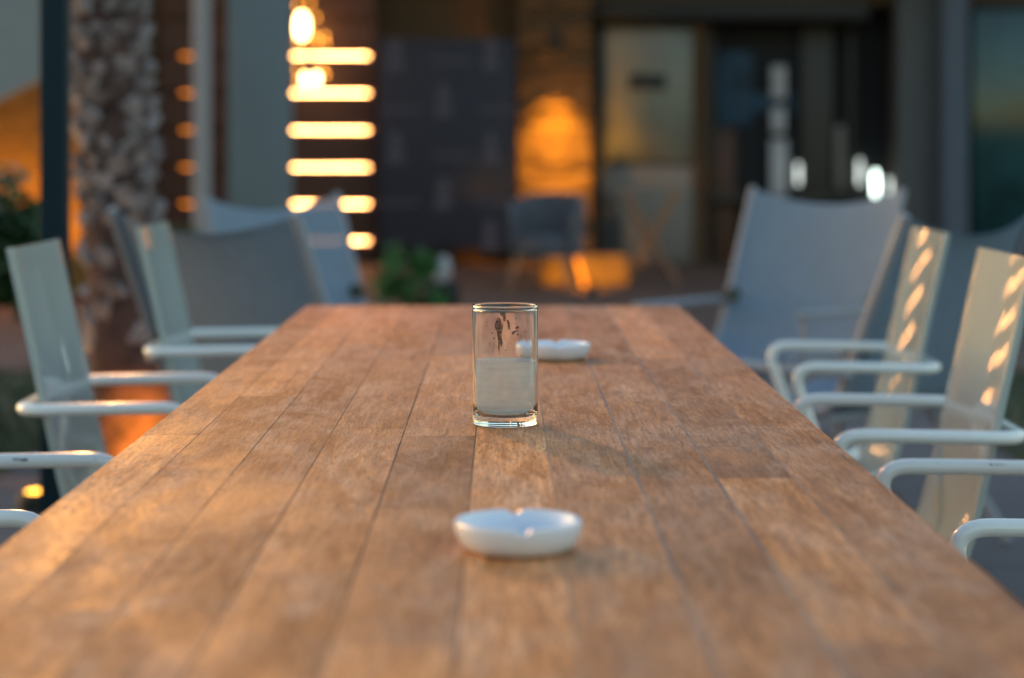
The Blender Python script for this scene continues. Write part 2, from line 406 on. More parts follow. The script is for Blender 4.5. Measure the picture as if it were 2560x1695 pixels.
for sx in (XL + .04, XR - .115):
    for sy in (T0 - 2.55 + .05, T1 - 2.55 - .125):
        bm = bmesh.new(); lay = bm.loops.layers.color.new('tone'); box(bm, (sx, sy, .004), (sx + .075, sy + .075, .654), .004, 2)
        for f in bm.faces:
            for lp in f.loops: lp[lay] = (.5, .3, .6, 1)
        link('leg', bm, M['wood'], table)

# ------------------------------------------------------------------ drinking glass
GX, GY = .0035, 2.349
glass = empty('drinking_glass', (GX, GY, TOP + .0006), label='straight clear drinking glass half full of cloudy drink with brown smears', cat='glass')
gr, gh, gw, gb = .0358, .1315, .0019, .0090
prof = [(0, .0022), (.018, .0018), (.030, .0003), (gr - .0022, 0), (gr - .0006, .0008), (gr - .0002, .0025), (gr, .008), (gr + .0001, .012), (gr + .0004, gh * .5), (gr + .00055, gh - .0065), (gr + .0006, gh - .0032), (gr + .0009, gh - .0016), (gr + .0008, gh - .0009), (gr + .0003, gh - .0003),
        (gr - gw * .5, gh), (gr - gw - .0002, gh - .0003), (gr - gw - .0005, gh - .0010), (gr - gw - .0003, gh - .0020), (gr - gw + .0002, gh - .0034), (gr - gw + .0002, gh - .0065), (gr - gw, gh * .5), (gr - gw - .0005, gb + .016), (gr - gw - .0006, gb + .012), (gr - gw - .0022, gb + .0052), (gr - gw - .0062, gb + .0014), (gr - .018, gb + .0002), (0, gb)]
bm = bmesh.new(); lathe(bm, prof, 96); bmesh.ops.recalc_face_normals(bm, faces=bm.faces)
link('glass_body', bm, M['glass'], glass, angle=60)
lt = .0705
def rin(z):  # a hair inside the inner wall
    return gr - gw - .00035 if z > gb + .014 else 0
lp = [(0, gb + .0004), (gr - .018, gb + .0006), (gr - gw - .0066, gb + .0018), (gr - gw - .0027, gb + .0056), (gr - gw - .0011, gb + .0124), (gr - gw - .0004, gh * .5), (gr - gw - .0004, lt), (gr - gw - .0018, lt - .0007), (gr - .012, lt - .0012), (0, lt - .0014)]
bm = bmesh.new(); lathe(bm, lp, 72); bmesh.ops.recalc_face_normals(bm, faces=bm.faces)
link('cloudy_drink', bm, M['milky'], glass, angle=60)
# dried smears on the inner wall: outlines in (sideways mm, height mm)
def smear(bm, outline, back=False):
    ri = gr - gw - .0002
    cxm = sum(p[0] for p in outline) / len(outline); czm = sum(p[1] for p in outline) / len(outline)
    def P(x, z, off=0.0):
        a = x / 1000 / ri; s = 1 if back else -1
        return Vector(((ri - off) * math.sin(a), s * (ri - off) * math.cos(a), z / 1000))
    def ringv(off):
        return [bm.verts.new(P(cxm, czm, off))], [bm.verts.new(P(x, z, off)) for x, z in outline]
    c0, r0 = ringv(.00003); c1, r1 = ringv(.00022)
    n = len(outline)
    for k in range(n):
        bm.faces.new((c0[0], r0[k], r0[(k + 1) % n])); bm.faces.new((c1[0], r1[(k + 1) % n], r1[k]))
        bm.faces.new((r0[k], r1[k], r1[(k + 1) % n], r0[(k + 1) % n]))
bm = bmesh.new()
k = 163 / .0718 / 1000                      # photo px per mm at the glass
def gz(px, py): return ((px - 1263.5) / k / 1.0, 131.5 - (py - 759) / k)
def Z5(pts): return [gz(1170 + x / 11.84, 740 + y / 11.84) for x, y in pts]
smear(bm, Z5([(890, 520), (960, 570), (1010, 680), (1050, 790), (1040, 870), (1010, 960), (870, 960), (820, 890), (795, 800), (815, 700), (850, 600)]))
smear(bm, Z5([(868, 955), (1012, 955), (1000, 1060), (1030, 1300), (990, 1420), (975, 1250), (940, 1400), (935, 1640), (905, 1420), (900, 1250), (880, 1080)]))
smear(bm, Z5([(950, 400), (1110, 400), (1125, 520), (1120, 630), (1085, 655), (1050, 620), (1045, 510), (990, 490), (955, 440)]))
smear(bm, Z5([(1140, 600), (1210, 620), (1240, 720), (1250, 860), (1230, 910), (1180, 860), (1170, 740)]))
smear(bm, Z5([(1290, 960), (1400, 930), (1500, 905), (1500, 930), (1400, 975), (1340, 985), (1345, 1060), (1315, 1050)]))
smear(bm, Z5([(1390, 850), (1450, 800), (1520, 800), (1500, 860), (1430, 880)]))
for x, y, r in ((1415, 565, 20), (530, 800, 17), (575, 700, 11), (735, 400, 12), (720, 1000, 18), (1690, 955, 16), (1790, 990, 15), (1480, 1040, 26), (1560, 1085, 12), (1880, 1150, 14), (780, 1150, 22), (640, 1320, 16), (1250, 1300, 12), (1120, 1500, 14), (960, 1720, 12)):
    smear(bm, Z5([(x + r * math.cos(a), y + r * 1.3 * math.sin(a)) for a in [q * math.pi / 4 for q in range(8)]]))
link('coffee_smear', bm, M['stain'], glass)

# ------------------------------------------------------------------ ashtrays
def ashtray(loc, rz, label):
    t = tag(link('ashtray', ashbm(), M['ceramic'], angle=40), label, 'ashtray', 'white ashtrays on the long table')
    t.location = loc; t.rotation_euler = (0, 0, rz); return t
def ashbm():
    bm = bmesh.new(); n = 128
    prof = [(0, .0016), (.031, .0012), (.0335, 0), (.0362, .0005), (.0412, .0036), (.0450, .0085), (.0470, .0140), (.0478, .0182), (.0482, .0212), (.0474, .0230), (.0450, .0235), (.0428, .0228), (.0412, .0195), (.0385, .0115), (.0345, .0072), (.028, .0060), (0, .0056)]
    rings = lathe(bm, prof, n)
    for ring in rings:
        if len(ring) < 2: continue
        for v in ring:
            if v.co.z > .012:
                a = math.atan2(v.co.y, v.co.x) % (math.pi / 2)
                d = min(a, math.pi / 2 - a) * v.co.xy.length
                w_ = max(0, 1 - (d / .0085)) ; w_ = w_ * w_ * (3 - 2 * w_)
                v.co.z = v.co.z - w_ * (v.co.z - .012) * .34
    bmesh.ops.recalc_face_normals(bm, faces=bm.faces); return bm
ashtray((.0125, 1.607, TOP + .0004), R(4), 'white notched ashtray nearest the camera, in front of the glass')
ashtray((.0800, 3.09, TOP + .0004), R(2), 'white notched ashtray farther away, partly hidden behind the glass')

# ------------------------------------------------------------------ dining chairs
TR, AY = .0104, .232
def chair_parts():
    root = empty('dining_chair', (0, 0, 0))
    # shell: back and seat in one bent sheet of plastic (local +x points away from the table)
    prof = [(.316, .890), (.302, .826), (.288, .762), (.259, .630), (.240, .545), (.222, .470), (.212, .440), (.193, .416), (.165, .403), (.12, .398), (.05, .398), (-.04, .402), (-.12, .403), (-.15, .396), (-.165, .380)]
    pr = smooth_path([(x, 0, z) for x, z in prof], 2)
    hw, th, nv = .190, .0115, 12
    bm = bmesh.new(); front, back = [], []
    for i, p in enumerate(pr):
        a = pr[max(i - 1, 0)]; b = pr[min(i + 1, len(pr) - 1)]
        t = (b - a).normalized(); nrm = Vector((t.z, 0, -t.x))   # towards the sitter
        if i < 3 and False: pass
        if nrm.x > 0 and abs(t.z) > .3: nrm = -nrm
        if abs(t.z) <= .3 and nrm.z < 0: nrm = -nrm
        rowf, rowb = [], []
        for k in range(nv + 1):
            y = -hw + 2 * hw * k / nv
            bow = .0056 * (y / hw) ** 2 - .0028
            q = p + nrm * bow
            q = Vector((q.x, y, q.z))
            rowf.append(bm.verts.new(q + nrm * th / 2)); rowb.append(bm.verts.new(q - nrm * th / 2))
        front.append(rowf); back.append(rowb)
    for G in (front, back):
        for A, B in zip(G, G[1:]):
            for k in range(nv): bm.faces.new((A[k], A[k + 1], B[k + 1], B[k]))
    for k in (0, nv):
        for i in range(len(pr) - 1): bm.faces.new((front[i][k], front[i + 1][k], back[i + 1][k], back[i][k]))
    for i in (0, len(pr) - 1):
        for k in range(nv): bm.faces.new((front[i][k], front[i][k + 1], back[i][k + 1], back[i][k]))
    bmesh.ops.recalc_face_normals(bm, faces=bm.faces)
    es = [e for e in bm.edges if e.calc_face_angle(0) > R(60)]
    bmesh.ops.bevel(bm, geom=es, offset=.0022, segments=2, affect='EDGES', profile=.6)
    link('shell', bm, M['shell'], root, angle=50)
    # one tube: arm, round behind the back, other arm; fronts bend down into the legs
    bx, bz = .290, .627
    pts = [(.045, -AY, .505), (.000, -AY, .632), (.150, -AY, .630), (bx, -AY, bz), (bx, AY, bz), (.150, AY, .630), (.000, AY, .632), (.045, AY, .505)]
    bm = bmesh.new(); tube(bm, fillet(pts, .052, 8), TR, 18); link('armrest', bm, M['tube'], root, angle=60)
    for s in (-1, 1):
        bm = bmesh.new(); tube(bm, smooth_path([(.0455, s * AY, .5035), (.085, s * AY, .38), (.090, s * AY, .20), (.062, s * AY, .0075)], 2), TR, 16); link('leg', bm, M['tube'], root, angle=60)
        bm = bmesh.new(); tube(bm, smooth_path([(.1, s * (AY - .035), .372), (.16, s * (AY - .032), .34), (.24, s * (AY - .03), .17), (.29, s * (AY - .02), .0075)], 2), TR, 16); link('leg', bm, M['tube'], root, angle=60)
    bm = bmesh.new()
    for x in (.11, -.03): tube(bm, fillet([(.0875 if x > 0 else .06, -AY + .003, .33 if x > 0 else .445), (x, -AY + .02, .386), (x, 0, .384), (x, AY - .02, .386), (.0875 if x > 0 else .06, AY - .003, .33 if x > 0 else .445)], .03, 5), .008, 10)
    link('seat_bearer', bm, M['tube'], root, angle=60)
    return root
GRP = 'white chairs along both sides of the long table'
spots = [(.485, 3.38, R(-.75), 'white chair on the right whose glossy orange-flecked back runs off the frame'),
         (.494, 2.61, 0, 'white chair on the right side nearest the camera, only its armrests in the frame'),
         (.567, 4.39, R(-1.15), 'white chair at the far right corner of the table, whole back with orange reflections visible'),
         (-.509, 2.67, math.pi, 'white chair on the left side nearest the camera, with chipped paint on its armrest'),
         (-.503, 3.72, math.pi, 'white chair in the middle of the left side, back beside the dark teal post'),
         (-.463, 4.735, math.pi, 'white chair at the far left end, before the shaded grey sling chair')]
proto = chair_parts(); chairs = []
for i, (x, y, a, lb) in enumerate(spots):
    c = proto if i == 0 else copy_tree(proto)
    c.location = (x, y, 0); c.rotation_euler = (0, 0, a); tag(c, lb, 'chair', GRP); chairs.append(c)
def chips(root, spots_):
    for x, y, ang, l, h in spots_:
        bm = bmesh.new(); n_ = 9; q = []
        for k in range(n_):
            a = 2 * math.pi * k / n_; rr = rnd.uniform(.6, 1.1)
            dx = math.cos(a) * l * rr; da = ang + math.sin(a) * h * rr / TR
            q.append((x + dx, da))
        r0 = [bm.verts.new((px, y - math.cos(da) * (TR + .0003), .6305 + math.sin(da) * (TR + .0003))) for px, da in q]
        c0 = bm.verts.new((x, y - math.cos(ang) * (TR + .0004), .6305 + math.sin(ang) * (TR + .0004)))
        for k in range(n_): bm.faces.new((c0, r0[k], r0[(k + 1) % n_]))
        link('paint_chip', bm, M['chip'], root)
chips(chairs[1], [(.155, AY, .45, .0022, .0014), (.165, AY, .42, .010, .0004), (.085, AY, .6, .0008, .0008)])
for x, ang, l, h in ((.139, .22, .0075, .0018), (.150, .26, .006, .0012), (.042, .30, .0012, .0011)):
    bm = bmesh.new(); n_ = 9; r0 = []
    for k in range(n_):
        a = 2 * math.pi * k / n_; rr = rnd.uniform(.55, 1.15); da = ang + math.sin(a) * h * rr / TR
        r0.append(bm.verts.new((x + math.cos(a) * l * rr, -AY + math.cos(da) * (TR + .0003), .6305 + math.sin(da) * (TR + .0003))))
    c0 = bm.verts.new((x, -AY + math.cos(ang) * (TR + .0004), .6305 + math.sin(ang) * (TR + .0004)))
    for k in range(n_): bm.faces.new((c0, r0[k], r0[(k + 1) % n_]))
    link('paint_chip', bm, M['chip'], chairs[3])

# ------------------------------------------------------------------ sling chairs farther back
def sling_chair(tc, yaw, msl, label, top=.905, wd=.62, ah=.485):
    """tc: top centre of the back; yaw: direction it faces, 0 = towards the camera, positive = towards +x"""
    d = Vector((math.sin(yaw), -math.cos(yaw)))
    loc = Vector((tc[0], tc[1])) + d * .424
    root = empty('sling_chair', (loc.x, loc.y, 0), yaw, label=label, cat='chair', group='grey sling chairs behind the long table')
    hw = wd / 2 - .018
    path = [(.424, top), (.34, .70), (.235, .44), (.19, .395), (.05, .385), (-.20, .41), (-.25, .405)]
    pp = smooth_path([(0, y, z) for y, z in path], 2)
    bm = bmesh.new(); F_, B_ = [], []
    n_ = 10
    for i, p in enumerate(pp):
        a = pp[max(i - 1, 0)]; b = pp[min(i + 1, len(pp) - 1)]; t = (b - a).normalized(); nn = Vector((0, t.z, -t.y))
        u = i / (len(pp) - 1)
        rf, rb = [], []
        for k in range(n_ + 1):
            x = -hw + 2 * hw * k / n_; s = 1 - (x / hw) ** 2
            q = Vector((x, p.y, p.z)) + nn * (-.030 * s)
            if i == 0: q.z -= .040 * s
            elif i < 4: q.z -= .040 * s * (1 - i / 4)
            rf.append(bm.verts.new(q)); rb.append(bm.verts.new(q + nn * .003))
        F_.append(rf); B_.append(rb)
    for G in (F_, B_):
        for A, B in zip(G, G[1:]):
            for k in range(n_): bm.faces.new((A[k], A[k + 1], B[k + 1], B[k]))
    for i in range(len(pp) - 1):
        for k in (0, n_): bm.faces.new((F_[i][k], F_[i + 1][k], B_[i + 1][k], B_[i][k]))
    for i in (0, len(pp) - 1):
        for k in range(n_): bm.faces.new((F_[i][k], F_[i][k + 1], B_[i][k + 1], B_[i][k]))
    bmesh.ops.recalc_face_normals(bm, faces=bm.faces)
    link('sling', bm, msl, root, angle=60)
    for s in (-1, 1):
        X = s * (wd / 2 - .012)
        bm = bmesh.new(); tube(bm, fillet([(X, .432, top + .006), (X, .235, .435), (X, .19, .392), (X, -.20, .408), (X, -.255, .395)], .05, 5), .014, 12); link('side_rail', bm, M['frame'], root)
        bm = bmesh.new(); box(bm, (X + s * .020 - .022, -.22, ah), (X + s * .020 + .022, .28, ah + .022), .008, 2); link('armrest', bm, M['frame'], root)
        bm = bmesh.new(); tube(bm, [(X + s * .02, -.19, ah + .001), (X + s * .02, -.24, .006)], .013, 12); link('leg', bm, M['frame'], root)
        bm = bmesh.new(); tube(bm, [(X + s * .02, .05, .40), (X + s * .02, .34, .006)], .013, 12); link('leg', bm, M['frame'], root)
        bm = bmesh.new(); tube(bm, [(X - s * .030, .262, .560), (X - s * .004, .285, .556)], .026, 16); link('pivot_knob', bm, M['knob'], root)
    bm = bmesh.new(); tube(bm, [(-wd / 2 + .012, .19, .375), (wd / 2 - .012, .19, .375)], .011, 10); tube(bm, [(-wd / 2 + .012, -.2, .385), (wd / 2 - .012, -.2, .385)], .011, 10)
    link('cross_bar', bm, M['frame'], root)
    return root
sling_chair((-.760, 5.40), R(180 - 40), M['sling_shaded'], 'grey sling chair, fabric coloured as shaded, behind the far left white chair, back turned to the camera', .895, .71)
sling_chair((-.805, 7.49), R(38), M['sling_skylit'], 'grey sling chair, fabric coloured as sky-lit, behind the shaded one, left of the green shrub', .895, .57)
sling_chair((1.105, 7.30), R(-41), M['sling_skylit'], 'grey sling chair, fabric coloured as sky-lit, right of the table with sagging back and black knob', .92, .62, .53)
sling_chair((1.19, 5.42), R(180 + 45), M['sling_shaded'], 'grey sling chair, fabric coloured as shaded, at the right edge behind the white chairs', .89)

# ------------------------------------------------------------------ post and palm on the left
pt = empty('metal_post', (-1.131, 5.4, 0), label='square dark teal metal post in front of the palm trunk', cat='post')
link('shaft', boxm((-.033, -.033, .012), (.033, .033, 3.1), .003), M['teal'], pt)
link('base_plate', boxm((-.09, -.09, .001), (.09, .09, .0115), .002), M['teal'], pt)
# warm spotlight on the post: it throws the glass's shadow across the table
aim = (Vector((.10, 2.45, .75)) - Vector((-1.09, 5.30, 2.02))).normalized(); rot = aim.to_track_quat('Z', 'Y').to_matrix().to_4x4()
bm = bmesh.new(); lathe(bm, [(0, -.10), (.03, -.10), (.05, -.04), (.052, .06), (.047, .06), (.044, .02), (0, .02)], 28); bmesh.ops.recalc_face_normals(bm, faces=bm.faces)
sl = link('spotlight', bm, M['black'], pt); sl.matrix_local = Matrix.Translation((.041, -.10, 2.02)) @ rot
bm = bmesh.new(); tube(bm, [(.02, -.034, 1.98), (.041, -.085, 2.0)], .012, 10); link('bracket', bm, M['black'], pt)
bm = bmesh.new(); lathe(bm, [(0, .028), (.043, .026), (0, .022)], 24); o = link('lens', bm, M['glowdim'], sl)
lamp('spot_beam', 'SPOT', Vector((.041, -.10, 2.02)) + aim * .075, 30, (1.0, .43, .12), .04, Vector((.041, -.10, 2.02)) + aim * 2, 68, .9, pt)
palm = empty('palm_tree', (-1.185, 6.8, 0), label='thick palm trunk with pale cut leaf bases beside the teal post', cat='tree')
bm = bmesh.new(); zz = [i * .1 for i in range(43)]
def px_(z): return -.05 * z + .012 * math.sin(z * 2)
def pr_(z): return .116 + .028 * math.exp(-((z - .0) / .25) ** 2)
tube(bm, [(px_(z), 0, z) for z in zz], [pr_(z) + .006 * mnoise.noise((0, 0, z * 9)) for z in zz], 28)
for v in bm.verts: v.co += Vector((v.co.x, v.co.y, 0)).normalized() * .012 * mnoise.noise(v.co * 14)
link('trunk', bm, M['bark'], palm)
bm = bmesh.new(); row = 0; z = .42
while z < 4.1:
    nn = 9
    for k in range(nn):
        if rnd.random() < .16: continue
        if z < .75 and rnd.random() < .55: continue
        a = 2 * math.pi * (k + (row % 2) * .5) / nn + rnd.uniform(-.15, .15)
        c = Vector((px_(z) + math.cos(a) * (pr_(z) + .004), math.sin(a) * (pr_(z) + .004), z + rnd.uniform(-.02, .02)))
        out = Vector((math.cos(a), math.sin(a), 0)); tg = Vector((-math.sin(a), math.cos(a), 0))
        w_, h_ = rnd.uniform(.028, .070), rnd.uniform(.024, .056)
        tilt = rnd.uniform(-.8, .8); ct, st = math.cos(tilt), math.sin(tilt)
        ring0, ring1 = [], []
        for q in range(8):
            b = q * math.pi / 4; e = rnd.uniform(.55, .8) if q % 2 else rnd.uniform(.85, 1.1)
            u, v = math.cos(b) * w_ * e, math.sin(b) * h_ * e
            u, v = u * ct - v * st, u * st + v * ct
            ring0.append(bm.verts.new(c + tg * u + Vector((0, 0, v)) - out * .03 + out * (-.5 * u * u / .13)))
            ring1.append(bm.verts.new(c + tg * u * .8 + Vector((0, 0, v * .8)) + out * (rnd.uniform(.006, .022) + (.012 if v > 0 else -.008)) + out * (-.5 * u * u / .13)))
        bm.faces.new(ring1)
        for q in range(8): bm.faces.new((ring0[q], ring0[(q + 1) % 8], ring1[(q + 1) % 8], ring1[q]))
    row += 1; z += .060
bmesh.ops.recalc_face_normals(bm, faces=bm.faces)
link('leaf_bases', bm, M['stub'], palm, angle=25)
bm = bmesh.new()
for k in range(34):
    a = rnd.uniform(0, 6.28); el = rnd.uniform(-.3, 1.2); ln = rnd.uniform(1.4, 2.0)
    pts = []
    for j in range(9):
        s = j / 8 * ln
        pts.append(Vector((px_(4.2) + math.cos(a) * s * math.cos(el) * .95, math.sin(a) * s * math.cos(el) * .95, 4.2 + math.sin(el) * s - .28 * s * s)))
    tube(bm, pts, [.012 * (1 - j / 10) for j in range(9)], 5)
    sd = Vector((-math.sin(a), math.cos(a), 0))
    for j in range(36):
        t = .15 + .85 * j / 36; p = pts[0].lerp(pts[-1], t) if False else pts[min(7, int(t * 8))].lerp(pts[min(8, int(t * 8) + 1)], t * 8 - int(t * 8) if t < 1 else 1)
        for s_ in (-1, 1):
            e = p + sd * s_ * rnd.uniform(.22, .34) * (1.1 - t * .6) + Vector((math.cos(a), math.sin(a), -.5)) * .14
            d = (pts[-1] - pts[0]).normalized() * .014
            bm.faces.new([bm.verts.new(v) for v in (p - d, p + d, e)])
link('crown', bm, M['leaf'], palm, smooth=False)

def shrub(name, loc, rx, ry, h, n, m, label, leaf=.05, z0=.05, cat='shrub', seed=1):
    rr = random.Random(seed)
    root = empty(name, loc, label=label, cat=cat)
    bm = bmesh.new()
    cl = [(rr.uniform(-1, 1), rr.uniform(-1, 1), rr.uniform(.0, 1), rr.uniform(.16, .34)) for _ in range(26)]
    for k in range(n):
        cx, cy, cz, cr = rr.choice(cl)
        if cx * cx + cy * cy > 1.1: continue
        g = Vector((rr.gauss(0, 1), rr.gauss(0, 1), rr.gauss(0, 1))).normalized() * cr * rr.uniform(.5, 1.0)
        p = Vector(((cx * (1 - .35 * cz) + g.x) * rx, (cy * (1 - .35 * cz) + g.y) * ry, z0 + (cz * .85 + g.z * .6) * h))
        if p.z < .02: continue
        nrm = (g + Vector((0, 0, .5)) + Vector((rr.uniform(-.6, .6), rr.uniform(-.6, .6), rr.uniform(-.6, .6)))).normalized()
        u = nrm.orthogonal().normalized(); u = Matrix.Rotation(rr.uniform(0, 6.28), 3, nrm) @ u; v = nrm.cross(u)
        l = leaf * rr.uniform(.6, 1.3)
        bm.faces.new([bm.verts.new(p + q) for q in (-u * l, v * l * .38, u * l, -v * l * .38)])
    link('foliage', bm, m, root, smooth=False)
    bm = bmesh.new()
    for cx, cy, cz, cr in cl[:12]:
        if cx * cx + cy * cy > 1.1: continue
        tube(bm, smooth_path([(cx * rx * .15, cy * ry * .15, .0), (cx * rx * .4, cy * ry * .4, z0 + cz * h * .4), (cx * (1 - .35 * cz) * rx, cy * (1 - .35 * cz) * ry, z0 + cz * .85 * h)], 2), .008, 6)
    link('stem', bm, M['twig'], root)
    return root
shrub('leafy_shrub', (-2.15, 8.1, 0), .50, .6, 1.05, 5200, M['leaf'], 'tall dark green shrub at the left edge beyond the lawn', .05, .18, seed=3)
shrub('leafy_shrub', (atd(948, 640, 12.5).x, 12.5, .006), .21, .3, .52, 2200, M['leaf2'], 'low bright green shrub right of the sky-lit sling chair', .045, .0, seed=5)
shrub('leafy_shrub', (atd(432, 480, 13).x, 13.2, .006), .14, .2, .62, 900, M['leaf2'], 'small green shrub beside the slim pale pole', .045, .0, seed=8)
b_ = bmesh.new(); lathe(b_, [(0, 0), (.055, .0), (.085, .06), (.088, .12), (.07, .165), (.05, .178), (.043, .17), (.05, .14), (0, .13)], 32); bmesh.ops.recalc_face_normals(b_, faces=b_.faces)
o = tag(link('flower_pot', b_, M['white']), 'small white rounded pot beside the low green shrub', 'pot')
p = atd(1022, 622, 13.0); o.location = (p.x, 13.0, .006); o.scale = (.62, .62, .85)
# plinth so the pot shows above the table line
o.location.z = p.z - .075
bm = bmesh.new(); box(bm, (-.11, -.11, .007), (.11, .11, o.location.z - .001), .006); q = tag(link('pot_stand', bm, M['black']), 'black block stand under the small white pot', 'stand'); q.location = (p.x, 13.0, 0)

# uplights set in the ground at the palm
def uplight(loc, target, energy, label):
    root = empty('ground_uplight', loc, label=label, cat='light', group='amber uplights round the palm')
    bm = bmesh.new(); lathe(bm, [(0, .0), (.055, .0), (.06, .012), (.055, .05), (.046, .056), (.044, .046), (0, .046)], 28); bmesh.ops.recalc_face_normals(bm, faces=bm.faces); link('housing', bm, M['black'], root)
    bm = bmesh.new(); lathe(bm, [(0, .058), (.03, .056), (.0435, .0475), (0, .0468)], 28); bmesh.ops.recalc_face_normals(bm, faces=bm.faces); link('lens', bm, M['uplight'], root)
    lamp('uplight_beam', 'SPOT', (0, 0, .075), energy * .3, AMBER, .03, Vector(target) - Vector(loc), 80, .7, root)
uplight((-1.36, 6.25, .002), (-1.18, 6.75, .6), 2.5, 'round amber ground light glowing beside the teal post')
uplight((-.92, 6.42, .002), (-1.12, 6.70, .08), 56, 'amber ground light at the palm foot, behind the table edge')

# ------------------------------------------------------------------ the house behind
HZ = 20.0
house = empty('house', (0, HZ, 0), label='low house with brown plaster wall, glass doors and dark window openings', cat='house')
def hb(name, x0, x1, y0, y1, d, th, m, parent=house, bev=.006):
    """a wall-mounted block given by its photo outline (in the 2368-wide view) and front depth d"""
    a, b = atd(x0, y1, d), atd(x1, y0, d)
    off = Vector(parent.location) if parent else Vector((0, 0, 0))
    if parent and parent.parent: off += Vector(parent.parent.location)
    lo = Vector((a.x, d, max(a.z, .007))) - off; hi = Vector((b.x, d + th, b.z)) - off
    return link(name, boxm(lo, hi, bev), m, parent)
def wall_piece(x0, x1, z0, z1):
    bm = bmesh.new(); box(bm, (x0, .12, z0), (x1, .38, z1)); return bm
X0 = atd(1375, 0, HZ).x; X1 = atd(1628, 0, HZ).x; X2 = atd(2075, 0, HZ).x; X3 = atd(2240, 0, HZ).x
bm = bmesh.new()
for a, b, z0, z1 in ((-9, X0, .007, 3.6), (X0 + .001, X3 + 2.6, 2.42, 3.6), (X1 - .10, X1 + .03, .007, 2.419), (X2, X3, .007, 2.419), (X3 + 1.9, X3 + 2.6, .007, 2.419)):
    box(bm, (a, .12, z0), (b, .38, z1))
link('wall', bm, M['housewall'], house, smooth=False)
link('shade_eave', boxm((-9.5, -2.0, 3.61), (X3 + 3, .6, 3.8), .01), M['darkframe'], house)  # unseen eave, made deep to keep the wall below dark
bm = bmesh.new()
for (a, b, c) in ((-9.5, X3 + 3, 0),):
    v = [bm.verts.new(q) for q in ((a, -1.2, 3.81), (b, -1.2, 3.81), (b, 6, 5.6), (a, 6, 5.6), (a, 6, 3.81), (b, 6, 3.81))]
    bm.faces.new((v[0], v[1], v[2], v[3])); bm.faces.new((v[3], v[2], v[5], v[4])); bm.faces.new((v[0], v[3], v[4])); bm.faces.new((v[1], v[5], v[2])); bm.faces.new((v[0], v[4], v[5], v[1]))
link('roof', bm, M['brownwood'], house, smooth=False)
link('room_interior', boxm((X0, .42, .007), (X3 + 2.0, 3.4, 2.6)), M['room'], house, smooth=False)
hb('lintel', 1372, 2010, 2, 46, HZ - .10, .2, M['black'])
# glass door, painted reflection above, lacquered panel below
dz = HZ + .14
door = hb('door', 1378, 1624, 48, 632, dz, .05, M['darkframe'])
hb('pane', 1396, 1606, 66, 372, dz - .012, .01, M['pane_reflection'], None).parent = door
hb('lower_panel', 1392, 1610, 384, 624, dz - .012, .01, M['mauve'], None).parent = door
hb('dark_plate', 1455, 1540, 172, 206, dz - .03, .015, M['black'], None).parent = door  # black slab for a dark blotch on the pane
for ch in door.children: ch.matrix_parent_inverse = Matrix.Identity(4); ch.location = -Vector(house.location)
# the dark opening with pale curtains
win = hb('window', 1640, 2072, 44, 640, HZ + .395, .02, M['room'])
def child(name, *a):
    o = hb(name, *a, None); o.parent = win; o.location = -Vector(house.location); return o
child('mullion', 1852, 1926, 48, 640, HZ + .30, .05, M['darkframe'])
child('mullion', 1636, 1652, 48, 640, HZ + .30, .05, M['darkframe'])
child('mullion', 1962, 1976, 48, 640, HZ + .30, .05, M['darkframe'])
child('curtain', 1784, 1818, 152, 228, HZ + .28, .03, M['curtain'])
child('curtain', 1784, 1816, 250, 306, HZ + .28, .03, M['curtain'])
child('curtain', 1782, 1822, 322, 452, HZ + .28, .03, M['curtain'])
child('curtain', 1932, 1954, 290, 440, HZ + .28, .03, M['mauve'])
child('blue_drape', 1660, 1740, 120, 290, HZ + .36, .03, M['bluething'])
child('blue_drape', 1742, 1840, 215, 260, HZ + .36, .03, M['bluething'])
child('side_panel', 1652, 1700, 300, 640, HZ + .33, .03, M['slat'])
child('sill', 1640, 2072, 452, 470, HZ + .18, .2, M['darkframe'])
win2 = hb('window', 2250, 2760, 10, 560, HZ + .2, .03, M['tealglass'])
hb('frame', 2240, 2760, 4, 10, HZ + .1, .1, M['greyblue'], None).parent = win2
win2.children[0].location = -Vector(house.location)
# pillars standing in front of the wall
def block(name, x0, x1, d, th, h, m, label, cat, z0=.007):
    a, b = atd(x0, 0, d), atd(x1, 0, d)
    o = link(name, boxm(((a.x - b.x) / 2, 0, 0), ((b.x - a.x) / 2, th, h - z0), .012), m); o.location = ((a.x + b.x) / 2, d, z0)
    return tag(o, label, cat)
block('pillar', 527, 664, 15.0, .42, 3.4, M['grey_render'], 'wide blue grey rendered pillar left of the glowing strips', 'pillar')
block('pillar', 2078, 2176, HZ - .3, .3, 3.59, M['greypost'], 'grey concrete pillar right of the dark window opening', 'pillar')
block('pillar', 2180, 2240, HZ - .5, .3, 3.59, M['greyblue'], 'narrow slate blue pillar beside the teal window', 'pillar')
bm = bmesh.new(); p = atd(466, 0, 14.0); tube(bm, [(0, 0, .007), (0, 0, 3.2)], .060, 24); lathe(bm, [(.061, .008), (.11, .008), (.11, .02), (.061, .03)], 24)
o = tag(link('metal_pole', bm, M['pipe']), 'slim pale round metal pole left of the blue grey pillar', 'pole'); o.location = (p.x, 14.0, 0)
